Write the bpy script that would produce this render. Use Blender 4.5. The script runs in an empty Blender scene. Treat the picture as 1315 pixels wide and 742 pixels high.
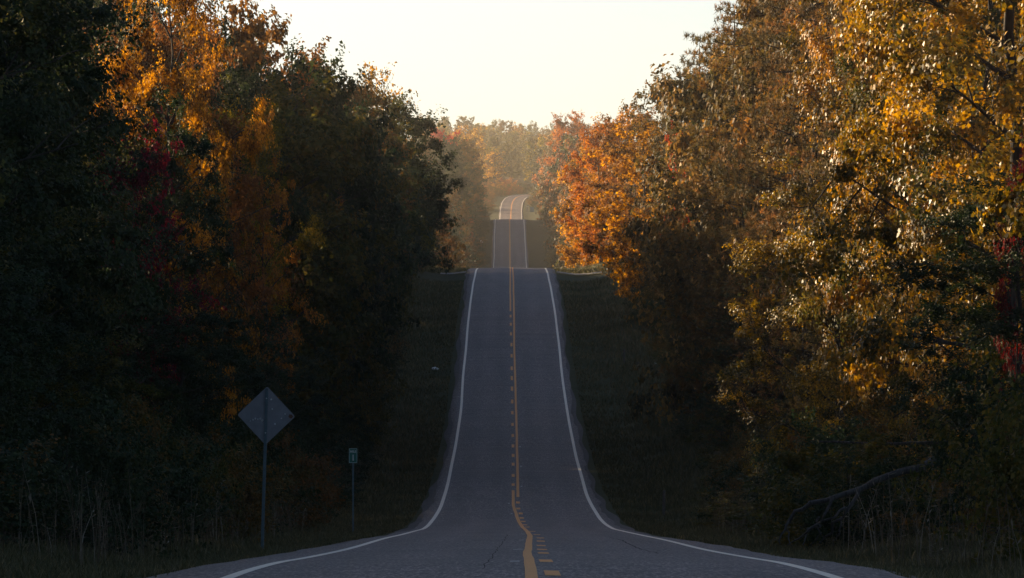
import bpy, bmesh, math, random
import numpy as np
from mathutils import Vector, Matrix

R = math.radians
random.seed(7)
rng = np.random.default_rng(11)
SC = bpy.context.scene
COL = SC.collection

# ------------------------------------------------------------------ camera
cam = bpy.data.cameras.new("camera")
cam.sensor_width = 36.0
cam.lens = 36.0 * 7500.0 / 1315.0          # a long 205 mm lens
cam.clip_start = 1.0
cam.clip_end = 9000.0
co = bpy.data.objects.new("camera", cam)
COL.objects.link(co)
co.location = (0, 0, 0)
co.rotation_euler = (R(90) + math.atan(49.0 / 7500.0), 0, 0)
SC.camera = co

# ------------------------------------------------------------------ light
SUN_EL = R(14.5)
SUN_AZ = R(-50)                           # measured from +Y (view axis), negative = to the left
world = bpy.data.worlds.new("World")
SC.world = world
world.use_nodes = True
wn = world.node_tree
bg = wn.nodes["Background"]
sky = wn.nodes.new("ShaderNodeTexSky")
sky.sky_type = 'NISHITA'
sky.sun_disc = False
sky.sun_elevation = SUN_EL
sky.sun_rotation = SUN_AZ
sky.altitude = 100
sky.air_density = 0.62
sky.dust_density = 1.0
sky.ozone_density = 1.0
wn.links.new(sky.outputs[0], bg.inputs[0])
bg.inputs[1].default_value = 0.057

sl = bpy.data.lights.new("sun", 'SUN')
sl.energy = 5.0
sl.angle = R(0.5)
sl.color = (1.0, 0.74, 0.44)
so = bpy.data.objects.new("sun", sl)
COL.objects.link(so)
sdir = Vector((math.sin(SUN_AZ) * math.cos(SUN_EL), math.cos(SUN_AZ) * math.cos(SUN_EL), math.sin(SUN_EL)))
so.rotation_euler = sdir.to_track_quat('Z', 'Y').to_euler()

SC.view_settings.view_transform = 'Standard'
SC.view_settings.look = 'None'
SC.view_settings.exposure = 1.45
SC.view_settings.gamma = 1.0
SC.render.engine = 'CYCLES'
SC.cycles.use_denoising = True
SC.cycles.max_bounces = 6
SC.cycles.diffuse_bounces = 3
SC.cycles.glossy_bounces = 2
SC.cycles.transmission_bounces = 4
SC.cycles.volume_bounces = 1
SC.cycles.sample_clamp_indirect = 6.0

# ------------------------------------------------------------------ helpers
def nmat(name):
    m = bpy.data.materials.new(name)
    m.use_nodes = True
    nt = m.node_tree
    return m, nt, nt.nodes["Principled BSDF"]

def N(nt, typ, **kw):
    n = nt.nodes.new(typ)
    for k, v in kw.items():
        if k in n.inputs.keys() if hasattr(n.inputs, 'keys') else False:
            n.inputs[k].default_value = v
        else:
            setattr(n, k, v)
    return n

def ramp(nt, stops):
    n = nt.nodes.new("ShaderNodeValToRGB")
    e = n.color_ramp.elements
    while len(e) < len(stops):
        e.new(0.5)
    for i, (p, c) in enumerate(stops):
        e[i].position = p
        e[i].color = (c[0], c[1], c[2], 1)
    return n

def mesh_np(name, V, F, mats=(), attr=None, smooth=False, midx=None):
    """V (n,3); F list of (m,k) index arrays"""
    me = bpy.data.meshes.new(name)
    if not isinstance(F, (list, tuple)):
        F = [F]
    F = [np.asarray(f, dtype=np.int32) for f in F if len(f)]
    nl = sum(f.size for f in F)
    npoly = sum(len(f) for f in F)
    me.vertices.add(len(V))
    me.vertices.foreach_set("co", np.asarray(V, dtype=np.float32).ravel())
    me.loops.add(nl)
    me.loops.foreach_set("vertex_index", np.concatenate([f.ravel() for f in F]))
    me.polygons.add(npoly)
    tot = np.concatenate([np.full(len(f), f.shape[1], dtype=np.int32) for f in F])
    st = np.concatenate([[0], np.cumsum(tot)[:-1]]).astype(np.int32)
    me.polygons.foreach_set("loop_start", st)
    try:
        me.polygons.foreach_set("loop_total", tot)
    except Exception:
        pass
    if smooth:
        me.polygons.foreach_set("use_smooth", np.ones(npoly, dtype=bool))
    for m in mats:
        me.materials.append(m)
    if midx is not None:
        me.polygons.foreach_set("material_index", np.asarray(midx, dtype=np.int32))
    if attr is not None:
        for an, av in attr.items():
            a = me.attributes.new(an, 'FLOAT', 'POINT')
            a.data.foreach_set("value", np.asarray(av, dtype=np.float32))
    me.update(calc_edges=True)
    me.validate()
    return me

def link(name, me, parent=None, loc=None):
    o = bpy.data.objects.new(name, me)
    COL.objects.link(o)
    if parent is not None:
        o.parent = parent
    if loc is not None:
        o.location = loc
    return o

def empty(name, loc, rz=0.0):
    o = bpy.data.objects.new(name, None)
    COL.objects.link(o)
    o.location = loc
    o.rotation_euler = (0, 0, rz)
    o.empty_display_size = 0.3
    return o

def tag(o, label=None, cat=None, group=None, kind=None):
    if label: o["label"] = label
    if cat: o["category"] = cat
    if group: o["group"] = group
    if kind: o["kind"] = kind
    return o

def tube(pts, radii, sides=6, cap=True):
    """one tapered tube along pts; returns V, quads, caps"""
    pts = np.asarray(pts, float)
    n = len(pts)
    t = np.gradient(pts, axis=0)
    t /= np.linalg.norm(t, axis=1)[:, None] + 1e-9
    ref = np.tile([0.31, 0.22, 0.93], (n, 1))
    par = np.abs((t * ref).sum(1)) > 0.93
    ref[par] = [0.95, 0.1, 0.0]
    u = np.cross(t, ref); u /= np.linalg.norm(u, axis=1)[:, None] + 1e-9
    v = np.cross(t, u)
    a = np.arange(sides) / sides * 2 * np.pi
    ring = pts[:, None, :] + np.asarray(radii)[:, None, None] * (np.cos(a)[None, :, None] * u[:, None, :] + np.sin(a)[None, :, None] * v[:, None, :])
    V = ring.reshape(-1, 3)
    i = np.arange(n - 1)[:, None] * sides
    k = np.arange(sides)[None, :]
    k2 = (k + 1) % sides
    Q = np.stack([i + k, i + k2, i + sides + k2, i + sides + k], -1).reshape(-1, 4)
    return V, Q

def join_tubes(tubes):
    Vs, Qs, o = [], [], 0
    for V, Q in tubes:
        Vs.append(V); Qs.append(Q + o); o += len(V)
    return np.concatenate(Vs), np.concatenate(Qs)

def box_mesh(name, boxes, mats, bevel=0.0):
    """boxes: list of (cx,cy,cz,sx,sy,sz)"""
    bm = bmesh.new()
    for (cx, cy, cz, sx, sy, sz) in boxes:
        r = bmesh.ops.create_cube(bm, size=1.0)
        bmesh.ops.scale(bm, vec=(sx, sy, sz), verts=r['verts'])
        bmesh.ops.translate(bm, vec=(cx, cy, cz), verts=r['verts'])
    if bevel > 0:
        bmesh.ops.bevel(bm, geom=list(bm.edges), offset=bevel, segments=2, affect='EDGES')
    me = bpy.data.meshes.new(name)
    bm.to_mesh(me); bm.free()
    for m in mats: me.materials.append(m)
    return me

def pchip(xk, yk):
    xk = np.asarray(xk, float); yk = np.asarray(yk, float)
    h = np.diff(xk); dl = np.diff(yk) / h
    m = np.zeros_like(yk)
    for i in range(1, len(xk) - 1):
        if dl[i - 1] * dl[i] > 0:
            w1 = 2 * h[i] + h[i - 1]; w2 = h[i] + 2 * h[i - 1]
            m[i] = (w1 + w2) / (w1 / dl[i - 1] + w2 / dl[i])
    m[0] = dl[0]; m[-1] = dl[-1]
    def f(x):
        x = np.asarray(x, float)
        i = np.clip(np.searchsorted(xk, x) - 1, 0, len(xk) - 2)
        t = (x - xk[i]) / h[i]
        t = np.clip(t, -0.5, 1.5)
        return ((1 + 2 * t) * (1 - t) ** 2 * yk[i] + t * (1 - t) ** 2 * h[i] * m[i]
                + t * t * (3 - 2 * t) * yk[i + 1] + t * t * (t - 1) * h[i] * m[i + 1])
    return f

def snoise(x, y, seed=0, scale=1.0):
    """cheap smooth 2-D noise from summed sines, about -1..1"""
    r = np.random.default_rng(seed)
    x = np.asarray(x, float) / scale; y = np.asarray(y, float) / scale
    s = 0
    for k in range(6):
        a = r.uniform(0, 6.28); f = r.uniform(0.6, 2.2)
        s = s + np.sin((x * math.cos(a) + y * math.sin(a)) * f + r.uniform(0, 6.28))
    return s / 3.2

# ------------------------------------------------------------------ the road's course
zr = pchip([-80, 0, 30, 64, 77, 88, 109, 138, 169, 190, 209, 228, 240, 259, 276, 290, 311, 340, 368, 400, 431, 450, 479, 500, 521, 545, 563, 584, 600, 640, 700, 800, 900, 1000, 1100, 1150, 1199, 1244, 1300, 1350, 1382, 1410, 1500, 1600, 1700, 1790, 1830, 1870, 1905, 1950, 1990, 2030, 2090, 2200, 2400, 2650, 3000, 3600],
           [-0.6, -1.55, -2.0, -2.70, -3.06, -3.42, -4.09, -4.96, -5.93, -6.57, -7.13, -7.55, -7.72, -7.82, -7.80, -7.68, -7.25, -6.33, -5.13, -2.85, -0.62, 0.70, 2.38, 3.42, 4.28, 5.15, 5.62, 5.96, 6.05, 5.3, 2.6, -2.0, -4.0, -2.2, 4.0, 8.6, 12.45, 16.2, 20.7, 24.2, 25.55, 25.9, 24.2, 23.0, 26.5, 33.2, 36.0, 38.6, 40.9, 43.5, 45.15, 46.3, 48.0, 47.5, 55, 75, 75, 50])
xc_line = pchip([-80, 64, 350, 420, 545, 900, 1200, 1370, 1600, 1830, 1890, 1930, 1965, 1995, 2020, 2045, 2075, 2110, 2150],
                [0.24, 0.24, 0.14, 0.03, -0.05, -0.25, -0.41, -0.57, -0.45, -0.33, 0.0, 0.9, 2.9, 6.2, 10.5, 16.5, 26, 40, 60])
half = 3.35
D_END = 2150.0
st = np.concatenate([np.arange(-40, 60, 5.0), np.arange(60, 300, 1.5), np.arange(300, 640, 3.0), np.arange(640, 1180, 10.0),
                     np.arange(1180, 1420, 4.0), np.arange(1420, 1800, 12.0), np.arange(1800, 1900, 5.0), np.arange(1900, D_END + 1, 3.0)])
st = np.unique(np.round(st, 2))

def road_frame(d):
    """centre point and unit right vector (plan) of the road at stations d"""
    d = np.asarray(d, float)
    x = xc_line(d)
    dx = (xc_line(d + 1.0) - xc_line(d - 1.0)) / 2.0
    n = np.sqrt(1 + dx * dx)
    return x, d, zr(d), 1 / n, -dx / n

def on_road(d, off, dz=0.0):
    x, y, z, rx, ry = road_frame(d)
    return np.stack([x + off * rx, y + off * ry, z + dz - 0.018 * np.minimum(np.abs(off), 4.5)], -1)

def terrain_z(x, y):
    x = np.asarray(x, float); y = np.asarray(y, float)
    u = x - xc_line(np.clip(y, -80, 2045))
    u = np.where(y > 2045, x - 16.5 - (y - 2045) * 0.75, u)
    a = np.abs(u)
    z = zr(y)
    near = np.clip((2400 - y) / 300, 0, 1)
    prof = np.interp(a, [0, 3.7, 4.3, 5.3, 6.3, 8.5, 12, 20, 45, 120, 400], [-0.16, -0.15, -0.13, -0.26, -0.30, -0.02, 0.35, 0.9, 2.0, 4.0, 6.0])
    bump = snoise(x, y, 3, 9.0) * 0.12 * np.clip((a - 4.2) / 3, 0, 1) + snoise(x, y, 5, 40.0) * 0.6 * np.clip((a - 9) / 14, 0, 1)
    left_hill = np.clip((-u - 12) / 60, 0, 1) * np.clip((y - 1380) / 250, 0, 1) * 3.5
    far = np.clip((y - 2150) / 250, 0, 1)
    z = z + prof * near + bump + left_hill
    z = z + far * (snoise(x, y, 8, 120.0) * 4.0 - 0.06 * np.clip(x, -120, 120) - 0.00003 * x * x)
    return z

def tz(x, y):
    return float(terrain_z(np.array([x]), np.array([y]))[0])

# ------------------------------------------------------------------ materials
def leaf_shader(name, c1=None, c2=None, c3=None, trans=0.45, rough=0.6, spec=0.16, tcol=1.25):
    """leaf material; without colours it reads them from the crown object's own properties, so that copies of one crown can differ"""
    m, nt, p = nmat(name)
    at = nt.nodes.new("ShaderNodeAttribute"); at.attribute_name = "lv"
    oi = nt.nodes.new("ShaderNodeObjectInfo")
    def prop(n):
        a = nt.nodes.new("ShaderNodeAttribute"); a.attribute_type = 'OBJECT'; a.attribute_name = n
        return a
    def remap(lo, hi):
        r = nt.nodes.new("ShaderNodeMapRange"); r.inputs[1].default_value = lo; r.inputs[2].default_value = hi
        nt.links.new(at.outputs["Fac"], r.inputs[0])
        return r
    m1 = nt.nodes.new("ShaderNodeMix"); m1.data_type = 'RGBA'
    m2 = nt.nodes.new("ShaderNodeMix"); m2.data_type = 'RGBA'
    nt.links.new(remap(0.05, 0.55).outputs[0], m1.inputs[0]); nt.links.new(remap(0.55, 0.95).outputs[0], m2.inputs[0])
    if c1 is None:
        nt.links.new(prop("leaf_deep").outputs["Color"], m1.inputs[6]); nt.links.new(prop("leaf_tone").outputs["Color"], m1.inputs[7])
        nt.links.new(prop("leaf_pale").outputs["Color"], m2.inputs[7])
    else:
        m1.inputs[6].default_value = (*c1, 1); m1.inputs[7].default_value = (*c2, 1); m2.inputs[7].default_value = (*c3, 1)
    nt.links.new(m1.outputs[2], m2.inputs[6])
    hs = nt.nodes.new("ShaderNodeHueSaturation")
    mr = nt.nodes.new("ShaderNodeMapRange")
    mr.inputs[3].default_value = 0.485; mr.inputs[4].default_value = 0.515
    nt.links.new(oi.outputs["Random"], mr.inputs[0])
    nt.links.new(mr.outputs[0], hs.inputs["Hue"])
    nt.links.new(m2.outputs[2], hs.inputs["Color"])
    nt.links.new(hs.outputs[0], p.inputs["Base Color"])
    p.inputs["Roughness"].default_value = rough
    p.inputs["Specular IOR Level"].default_value = spec
    tr = nt.nodes.new("ShaderNodeBsdfTranslucent")
    g = nt.nodes.new("ShaderNodeHueSaturation")
    g.inputs["Saturation"].default_value = 1.1; g.inputs["Value"].default_value = tcol
    nt.links.new(hs.outputs[0], g.inputs["Color"])
    nt.links.new(g.outputs[0], tr.inputs[0])
    mx = nt.nodes.new("ShaderNodeMixShader"); mx.inputs[0].default_value = trans
    if c1 is None:
        nt.links.new(prop("leaf_thinness").outputs["Fac"], mx.inputs[0])
        nt.links.new(prop("leaf_gloss").outputs["Fac"], p.inputs["Specular IOR Level"])
        nt.links.new(prop("leaf_roughness").outputs["Fac"], p.inputs["Roughness"])
    nt.links.new(p.outputs[0], mx.inputs[1]); nt.links.new(tr.outputs[0], mx.inputs[2])
    nt.links.new(mx.outputs[0], nt.nodes["Material Output"].inputs[0])
    return m
LEAF = leaf_shader("leaf")

def leaf_material(name, c1, c2, c3, trans=0.45, rough=0.6, spec=0.16):
    return dict(leaf_deep=c1, leaf_tone=c2, leaf_pale=c3, leaf_thinness=trans, leaf_roughness=rough, leaf_gloss=spec)

LM = {
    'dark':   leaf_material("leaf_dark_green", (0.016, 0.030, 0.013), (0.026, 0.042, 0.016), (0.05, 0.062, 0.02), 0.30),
    'olive':  leaf_material("leaf_olive", (0.045, 0.055, 0.014), (0.085, 0.080, 0.018), (0.16, 0.11, 0.025), 0.40),
    'brown':  leaf_material("leaf_brown_green", (0.060, 0.054, 0.020), (0.120, 0.078, 0.024), (0.204, 0.102, 0.029), 0.42),
    'russet': leaf_material("leaf_russet", (0.111, 0.056, 0.023), (0.221, 0.091, 0.031), (0.351, 0.147, 0.042), 0.45),
    'copper': leaf_material("leaf_copper", (0.188, 0.078, 0.022), (0.375, 0.150, 0.034), (0.575, 0.260, 0.054), 0.5),
    'gold':   leaf_material("leaf_gold", (0.075, 0.046, 0.014), (0.34, 0.185, 0.030), (0.68, 0.39, 0.060), 0.55),
    'ygreen': leaf_material("leaf_yellow_green", (0.06, 0.065, 0.012), (0.17, 0.14, 0.018), (0.36, 0.24, 0.028), 0.5),
    'oak':    leaf_material("leaf_oak_autumn", (0.040, 0.045, 0.012), (0.190, 0.120, 0.021), (0.54, 0.29, 0.036), 0.34, 0.48, 0.30),
    'maroon': leaf_material("leaf_maroon", (0.070, 0.012, 0.014), (0.15, 0.020, 0.022), (0.28, 0.045, 0.03), 0.45),
    'red':    leaf_material("leaf_red", (0.22, 0.025, 0.025), (0.42, 0.045, 0.035), (0.55, 0.14, 0.05), 0.5),
    'pine':   leaf_material("needle_green", (0.024, 0.040, 0.016), (0.045, 0.060, 0.020), (0.12, 0.085, 0.028), 0.2),
    'bronze': leaf_material("needle_bronze", (0.028, 0.034, 0.016), (0.135, 0.092, 0.034), (0.46, 0.245, 0.078), 0.3),
}

def bark_material(name, c1, c2):
    m, nt, p = nmat(name)
    tc = nt.nodes.new("ShaderNodeTexCoord")
    mp = nt.nodes.new("ShaderNodeMapping"); mp.inputs["Scale"].default_value = (9, 9, 1.6)
    nz = nt.nodes.new("ShaderNodeTexNoise"); nz.inputs["Scale"].default_value = 2.2; nz.inputs["Detail"].default_value = 6
    nt.links.new(tc.outputs["Object"], mp.inputs[0]); nt.links.new(mp.outputs[0], nz.inputs[0])
    rp = ramp(nt, [(0.35, c1), (0.7, c2)])
    nt.links.new(nz.outputs[0], rp.inputs[0]); nt.links.new(rp.outputs[0], p.inputs["Base Color"])
    bp = nt.nodes.new("ShaderNodeBump"); bp.inputs["Strength"].default_value = 0.6; bp.inputs["Distance"].default_value = 0.04
    nt.links.new(nz.outputs[0], bp.inputs["Height"]); nt.links.new(bp.outputs[0], p.inputs["Normal"])
    p.inputs["Roughness"].default_value = 0.9
    return m
BARK = bark_material("bark", (0.022, 0.018, 0.014), (0.055, 0.044, 0.034))
DEADWOOD = bark_material("dead_wood", (0.026, 0.023, 0.020), (0.085, 0.076, 0.068))

# asphalt
def asphalt_material():
    m, nt, p = nmat("asphalt")
    tc = nt.nodes.new("ShaderNodeTexCoord")
    at = nt.nodes.new("ShaderNodeAttribute"); at.attribute_name = "off"
    # large tone patches, stretched along the road
    mp = nt.nodes.new("ShaderNodeMapping"); mp.inputs["Scale"].default_value = (0.9, 0.06, 0.06)
    n1 = nt.nodes.new("ShaderNodeTexNoise"); n1.inputs["Scale"].default_value = 1.0; n1.inputs["Detail"].default_value = 5
    nt.links.new(tc.outputs["Object"], mp.inputs[0]); nt.links.new(mp.outputs[0], n1.inputs[0])
    # tone streaks running across the road
    mp2 = nt.nodes.new("ShaderNodeMapping"); mp2.inputs["Scale"].default_value = (0.12, 1.1, 1.1)
    n2 = nt.nodes.new("ShaderNodeTexNoise"); n2.inputs["Scale"].default_value = 0.8; n2.inputs["Detail"].default_value = 4
    nt.links.new(tc.outputs["Object"], mp2.inputs[0]); nt.links.new(mp2.outputs[0], n2.inputs[0])
    # aggregate grain, stretched along the lane
    mp3 = nt.nodes.new("ShaderNodeMapping"); mp3.inputs["Scale"].default_value = (22.0, 1.6, 1.6)
    n3 = nt.nodes.new("ShaderNodeTexNoise"); n3.inputs["Scale"].default_value = 1.0; n3.inputs["Detail"].default_value = 3; n3.inputs["Roughness"].default_value = 0.8
    nt.links.new(tc.outputs["Object"], mp3.inputs[0]); nt.links.new(mp3.outputs[0], n3.inputs[0])
    rp = ramp(nt, [(0.34, (0.052, 0.041, 0.038)), (0.52, (0.140, 0.110, 0.101)), (0.68, (0.31, 0.25, 0.225))])
    nt.links.new(n3.outputs[0], rp.inputs[0])
    # wheel paths: smooth waves of the lateral offset
    wv = nt.nodes.new("ShaderNodeMath"); wv.operation = 'MULTIPLY'; wv.inputs[1].default_value = 3.7
    nt.links.new(at.outputs["Fac"], wv.inputs[0])
    cs = nt.nodes.new("ShaderNodeMath"); cs.operation = 'COSINE'
    nt.links.new(wv.outputs[0], cs.inputs[0])
    a1 = nt.nodes.new("ShaderNodeMath"); a1.operation = 'MULTIPLY_ADD'; a1.inputs[1].default_value = 0.075; a1.inputs[2].default_value = 0.38
    nt.links.new(cs.outputs[0], a1.inputs[0])
    a2 = nt.nodes.new("ShaderNodeMath"); a2.operation = 'MULTIPLY_ADD'; a2.inputs[1].default_value = 0.55
    nt.links.new(n1.outputs[0], a2.inputs[0]); nt.links.new(a1.outputs[0], a2.inputs[2])
    a3 = nt.nodes.new("ShaderNodeMath"); a3.operation = 'MULTIPLY_ADD'; a3.inputs[1].default_value = 0.75
    nt.links.new(n2.outputs[0], a3.inputs[0]); nt.links.new(a2.outputs[0], a3.inputs[2])
    mul = nt.nodes.new("ShaderNodeVectorMath"); mul.operation = 'SCALE'
    nt.links.new(rp.outputs[0], mul.inputs[0]); nt.links.new(a3.outputs[0], mul.inputs["Scale"])
    nt.links.new(mul.outputs[0], p.inputs["Base Color"])
    bp = nt.nodes.new("ShaderNodeBump"); bp.inputs["Strength"].default_value = 0.35; bp.inputs["Distance"].default_value = 0.012
    nt.links.new(n3.outputs[0], bp.inputs["Height"]); nt.links.new(bp.outputs[0], p.inputs["Normal"])
    p.inputs["Roughness"].default_value = 0.75
    p.inputs["Specular IOR Level"].default_value = 0.25
    return m
ASPHALT = asphalt_material()

def paint_material(name, c, worn):
    m, nt, p = nmat(name)
    tc = nt.nodes.new("ShaderNodeTexCoord")
    nz = nt.nodes.new("ShaderNodeTexNoise"); nz.inputs["Scale"].default_value = 7.0; nz.inputs["Detail"].default_value = 6; nz.inputs["Roughness"].default_value = 0.8
    nt.links.new(tc.outputs["Object"], nz.inputs[0])
    rp = ramp(nt, [(0.30, worn), (0.48, c), (0.8, tuple(min(1, v * 1.12) for v in c))])
    nt.links.new(nz.outputs[0], rp.inputs[0]); nt.links.new(rp.outputs[0], p.inputs["Base Color"])
    p.inputs["Roughness"].default_value = 0.75
    return m
WHITE_PAINT = paint_material("white_road_paint", (0.92, 0.80, 0.64), (0.68, 0.59, 0.48))
YELLOW_PAINT = paint_material("yellow_road_paint", (0.84, 0.35, 0.070), (0.56, 0.22, 0.050))
FADED_PAINT = paint_material("faded_paint", (0.50, 0.48, 0.42), (0.2, 0.19, 0.18))

def ground_material():
    m, nt, p = nmat("verge_and_woodland_floor")
    tc = nt.nodes.new("ShaderNodeTexCoord")
    at = nt.nodes.new("ShaderNodeAttribute"); at.attribute_name = "woods"
    n1 = nt.nodes.new("ShaderNodeTexNoise"); n1.inputs["Scale"].default_value = 0.9; n1.inputs["Detail"].default_value = 9; n1.inputs["Roughness"].default_value = 0.7
    n2 = nt.nodes.new("ShaderNodeTexNoise"); n2.inputs["Scale"].default_value = 5.0; n2.inputs["Detail"].default_value = 6
    nt.links.new(tc.outputs["Object"], n1.inputs[0]); nt.links.new(tc.outputs["Object"], n2.inputs[0])
    grass = ramp(nt, [(0.3, (0.030, 0.040, 0.014)), (0.55, (0.052, 0.056, 0.022)), (0.75, (0.10, 0.080, 0.040))])
    lit = ramp(nt, [(0.3, (0.032, 0.022, 0.014)), (0.55, (0.075, 0.048, 0.026)), (0.75, (0.13, 0.080, 0.04))])
    nt.links.new(n1.outputs[0], grass.inputs[0]); nt.links.new(n2.outputs[0], lit.inputs[0])
    ad = nt.nodes.new("ShaderNodeMath"); ad.operation = 'MULTIPLY_ADD'; ad.inputs[1].default_value = 0.5; ad.inputs[2].default_value = -0.25
    nt.links.new(n1.outputs[0], ad.inputs[0])
    s = nt.nodes.new("ShaderNodeMath"); s.operation = 'ADD'; s.use_clamp = True
    nt.links.new(at.outputs["Fac"], s.inputs[0]); nt.links.new(ad.outputs[0], s.inputs[1])
    mx = nt.nodes.new("ShaderNodeMix"); mx.data_type = 'RGBA'
    nt.links.new(s.outputs[0], mx.inputs[0]); nt.links.new(grass.outputs[0], mx.inputs[6]); nt.links.new(lit.outputs[0], mx.inputs[7])
    nt.links.new(mx.outputs[2], p.inputs["Base Color"])
    bp = nt.nodes.new("ShaderNodeBump"); bp.inputs["Strength"].default_value = 0.8; bp.inputs["Distance"].default_value = 0.15
    nt.links.new(n2.outputs[0], bp.inputs["Height"]); nt.links.new(bp.outputs[0], p.inputs["Normal"])
    p.inputs["Roughness"].default_value = 0.95
    p.inputs["Specular IOR Level"].default_value = 0.1
    return m
GROUND = ground_material()

def plain(name, c, rough=0.6, metal=0.0, var=0.25, scale=6.0, spec=0.4):
    m, nt, p = nmat(name)
    tc = nt.nodes.new("ShaderNodeTexCoord")
    nz = nt.nodes.new("ShaderNodeTexNoise"); nz.inputs["Scale"].default_value = scale; nz.inputs["Detail"].default_value = 5
    nt.links.new(tc.outputs["Object"], nz.inputs[0])
    rp = ramp(nt, [(0.3, tuple(v * (1 - var) for v in c)), (0.7, tuple(min(1, v * (1 + var)) for v in c))])
    nt.links.new(nz.outputs[0], rp.inputs[0]); nt.links.new(rp.outputs[0], p.inputs["Base Color"])
    p.inputs["Roughness"].default_value = rough
    p.inputs["Metallic"].default_value = metal
    p.inputs["Specular IOR Level"].default_value = spec
    return m
GRAVEL = plain("gravel", (0.20, 0.18, 0.16), 0.95, 0, 0.4, 3.0)
EDGE_DIRT = plain("edge_gravel", (0.085, 0.070, 0.062), 0.95, 0, 0.5, 5.0)
ALU = plain("weathered_sign_back", (0.20, 0.20, 0.215), 0.55, 0.3, 0.12, 5.0)
STEEL_POST = plain("painted_sign_post", (0.085, 0.125, 0.14), 0.5, 0.3, 0.2, 8.0)
BARE_METAL = plain("torn_bare_metal", (0.75, 0.75, 0.75), 0.3, 0.7, 0.1)
RUST = plain("rust", (0.10, 0.045, 0.025), 0.9, 0, 0.4)
SIGN_GREEN = plain("sign_green", (0.012, 0.13, 0.10), 0.45, 0, 0.1)
SIGN_WHITE = plain("sign_white", (0.40, 0.47, 0.45), 0.45, 0, 0.05)
OLDWOOD = plain("old_post_wood", (0.10, 0.085, 0.07), 0.9, 0, 0.4, 12.0)
MAILBOX = plain("pale_mailbox_metal", (0.72, 0.73, 0.74), 0.4, 0.0, 0.06)
TEAL = plain("teal_box_paint", (0.07, 0.17, 0.17), 0.5, 0.0, 0.1)
PAPER = plain("white_litter", (0.80, 0.80, 0.78), 0.7, 0, 0.05)
TAR = plain("tar_seal", (0.012, 0.012, 0.014), 0.9, 0, 0.2, spec=0.05)
GRASS_M = leaf_shader("grass_blades", (0.045, 0.052, 0.018), (0.085, 0.076, 0.034), (0.20, 0.145, 0.072), 0.3, 0.6, 0.3)
WEED_M = leaf_shader("dry_weeds", (0.06, 0.046, 0.028), (0.12, 0.095, 0.062), (0.27, 0.235, 0.18), 0.3, 0.7, 0.3)

# ------------------------------------------------------------------ terrain (one sheet)
ys = np.unique(np.concatenate([np.arange(-60, 60, 10.0), np.arange(60, 300, 2.0), np.arange(300, 660, 4.0), np.arange(660, 2100, 12.0), np.arange(2100, 3500, 40.0)]))
xs_half = np.concatenate([np.arange(0, 14, 0.6), np.arange(14, 30, 2.0), np.arange(30, 90, 8.0), np.arange(90, 701, 50.0)])
xs = np.concatenate([-xs_half[::-1][:-1], xs_half])
XX = np.tile(xs[None, :], (len(ys), 1)) + xc_line(np.clip(ys, -80, 2045))[:, None] * np.exp(-np.abs(xs) / 60.0)[None, :]
YY = np.tile(ys[:, None], (1, len(xs)))
ZZ = terrain_z(XX, YY)
nx = len(xs)
ii = np.arange(len(ys) - 1)[:, None] * nx + np.arange(nx - 1)[None, :]
Q = np.stack([ii, ii + 1, ii + nx + 1, ii + nx], -1).reshape(-1, 4)
aa = np.abs(XX - xc_line(np.clip(YY, -80, 2045)))
edge = np.where(XX < 0, 7.2, 8.6) + 1.6 * snoise(XX * 0 + np.sign(XX) * 50, YY, 21, 14.0) + np.where(XX > 0, np.clip((YY - 200) / 100, 0, 1) * 1.8, np.clip((YY - 220) / 100, 0, 1) * 1.2)
woods = np.clip((aa - edge) / 2.5, 0, 1)
ter = link("ground", mesh_np("ground", np.stack([XX, YY, ZZ], -1).reshape(-1, 3), Q, [GROUND], {"woods": woods.ravel()}, True))
tag(ter, "grass verges and leaf strewn woodland floor rolling along the road", kind="structure")

# ------------------------------------------------------------------ road and its markings
def ribbon(name, d, oL, oR, dz, mat, skirt=0.0, ncross=2, smooth=True):
    d = np.asarray(d, float); oL = np.broadcast_to(oL, d.shape); oR = np.broadcast_to(oR, d.shape)
    cols = []
    offs = []
    for k in range(ncross):
        t = k / (ncross - 1)
        o = oL + (oR - oL) * t
        cols.append(on_road(d, o, dz)); offs.append(o)
    if skirt > 0:
        a = on_road(d, oL - 0.12, dz - skirt); b = on_road(d, oR + 0.12, dz - skirt)
        cols = [a] + cols + [b]; offs = [oL - 0.12] + offs + [oR + 0.12]
    n = len(cols)
    V = np.stack(cols, 1).reshape(-1, 3)
    i = np.arange(len(d) - 1)[:, None] * n + np.arange(n - 1)[None, :]
    F = np.stack([i, i + 1, i + n + 1, i + n], -1).reshape(-1, 4)
    return mesh_np(name, V, F, [mat], {"off": np.stack(offs, 1).ravel()}, smooth)

rough_edge = lambda d, s: 0.10 * snoise(d, d * 0, s, 3.0) + 0.10 * snoise(d, d * 0, s + 1, 12.0)
sh = np.interp(st, [0, 120, 160, 240, 320, 480, 570, 700, 2200], [0.95, 0.85, 0.35, 0.45, 0.40, 0.42, 0.65, 0.35, 0.3])
road = link("road", ribbon("road", st, -half - sh - rough_edge(st, 31), half + sh * 0.9 + rough_edge(st, 35), 0.0, ASPHALT, 0.14, 17))
tag(road, "two lane asphalt road rolling over three hills between woods", kind="structure")
# gravel strip where the asphalt frays into the verge
for s in (-1, 1):
    w = np.interp(st, [200, 300, 540, 700], [0.40, 0.24, 0.30, 0.15]) + 0.18 * snoise(st, st * 0, 41 + s, 5.0)
    a = half + sh * (1.0 if s < 0 else 0.9) - 0.05
    oL, oR = (-(a + w), -a) if s < 0 else (a, a + w)
    e = link("gravel_edge", ribbon("gravel_edge", st[st < 1420], oL[st < 1420], oR[st < 1420], -0.045, EDGE_DIRT, 0.12, 3), road)

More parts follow.
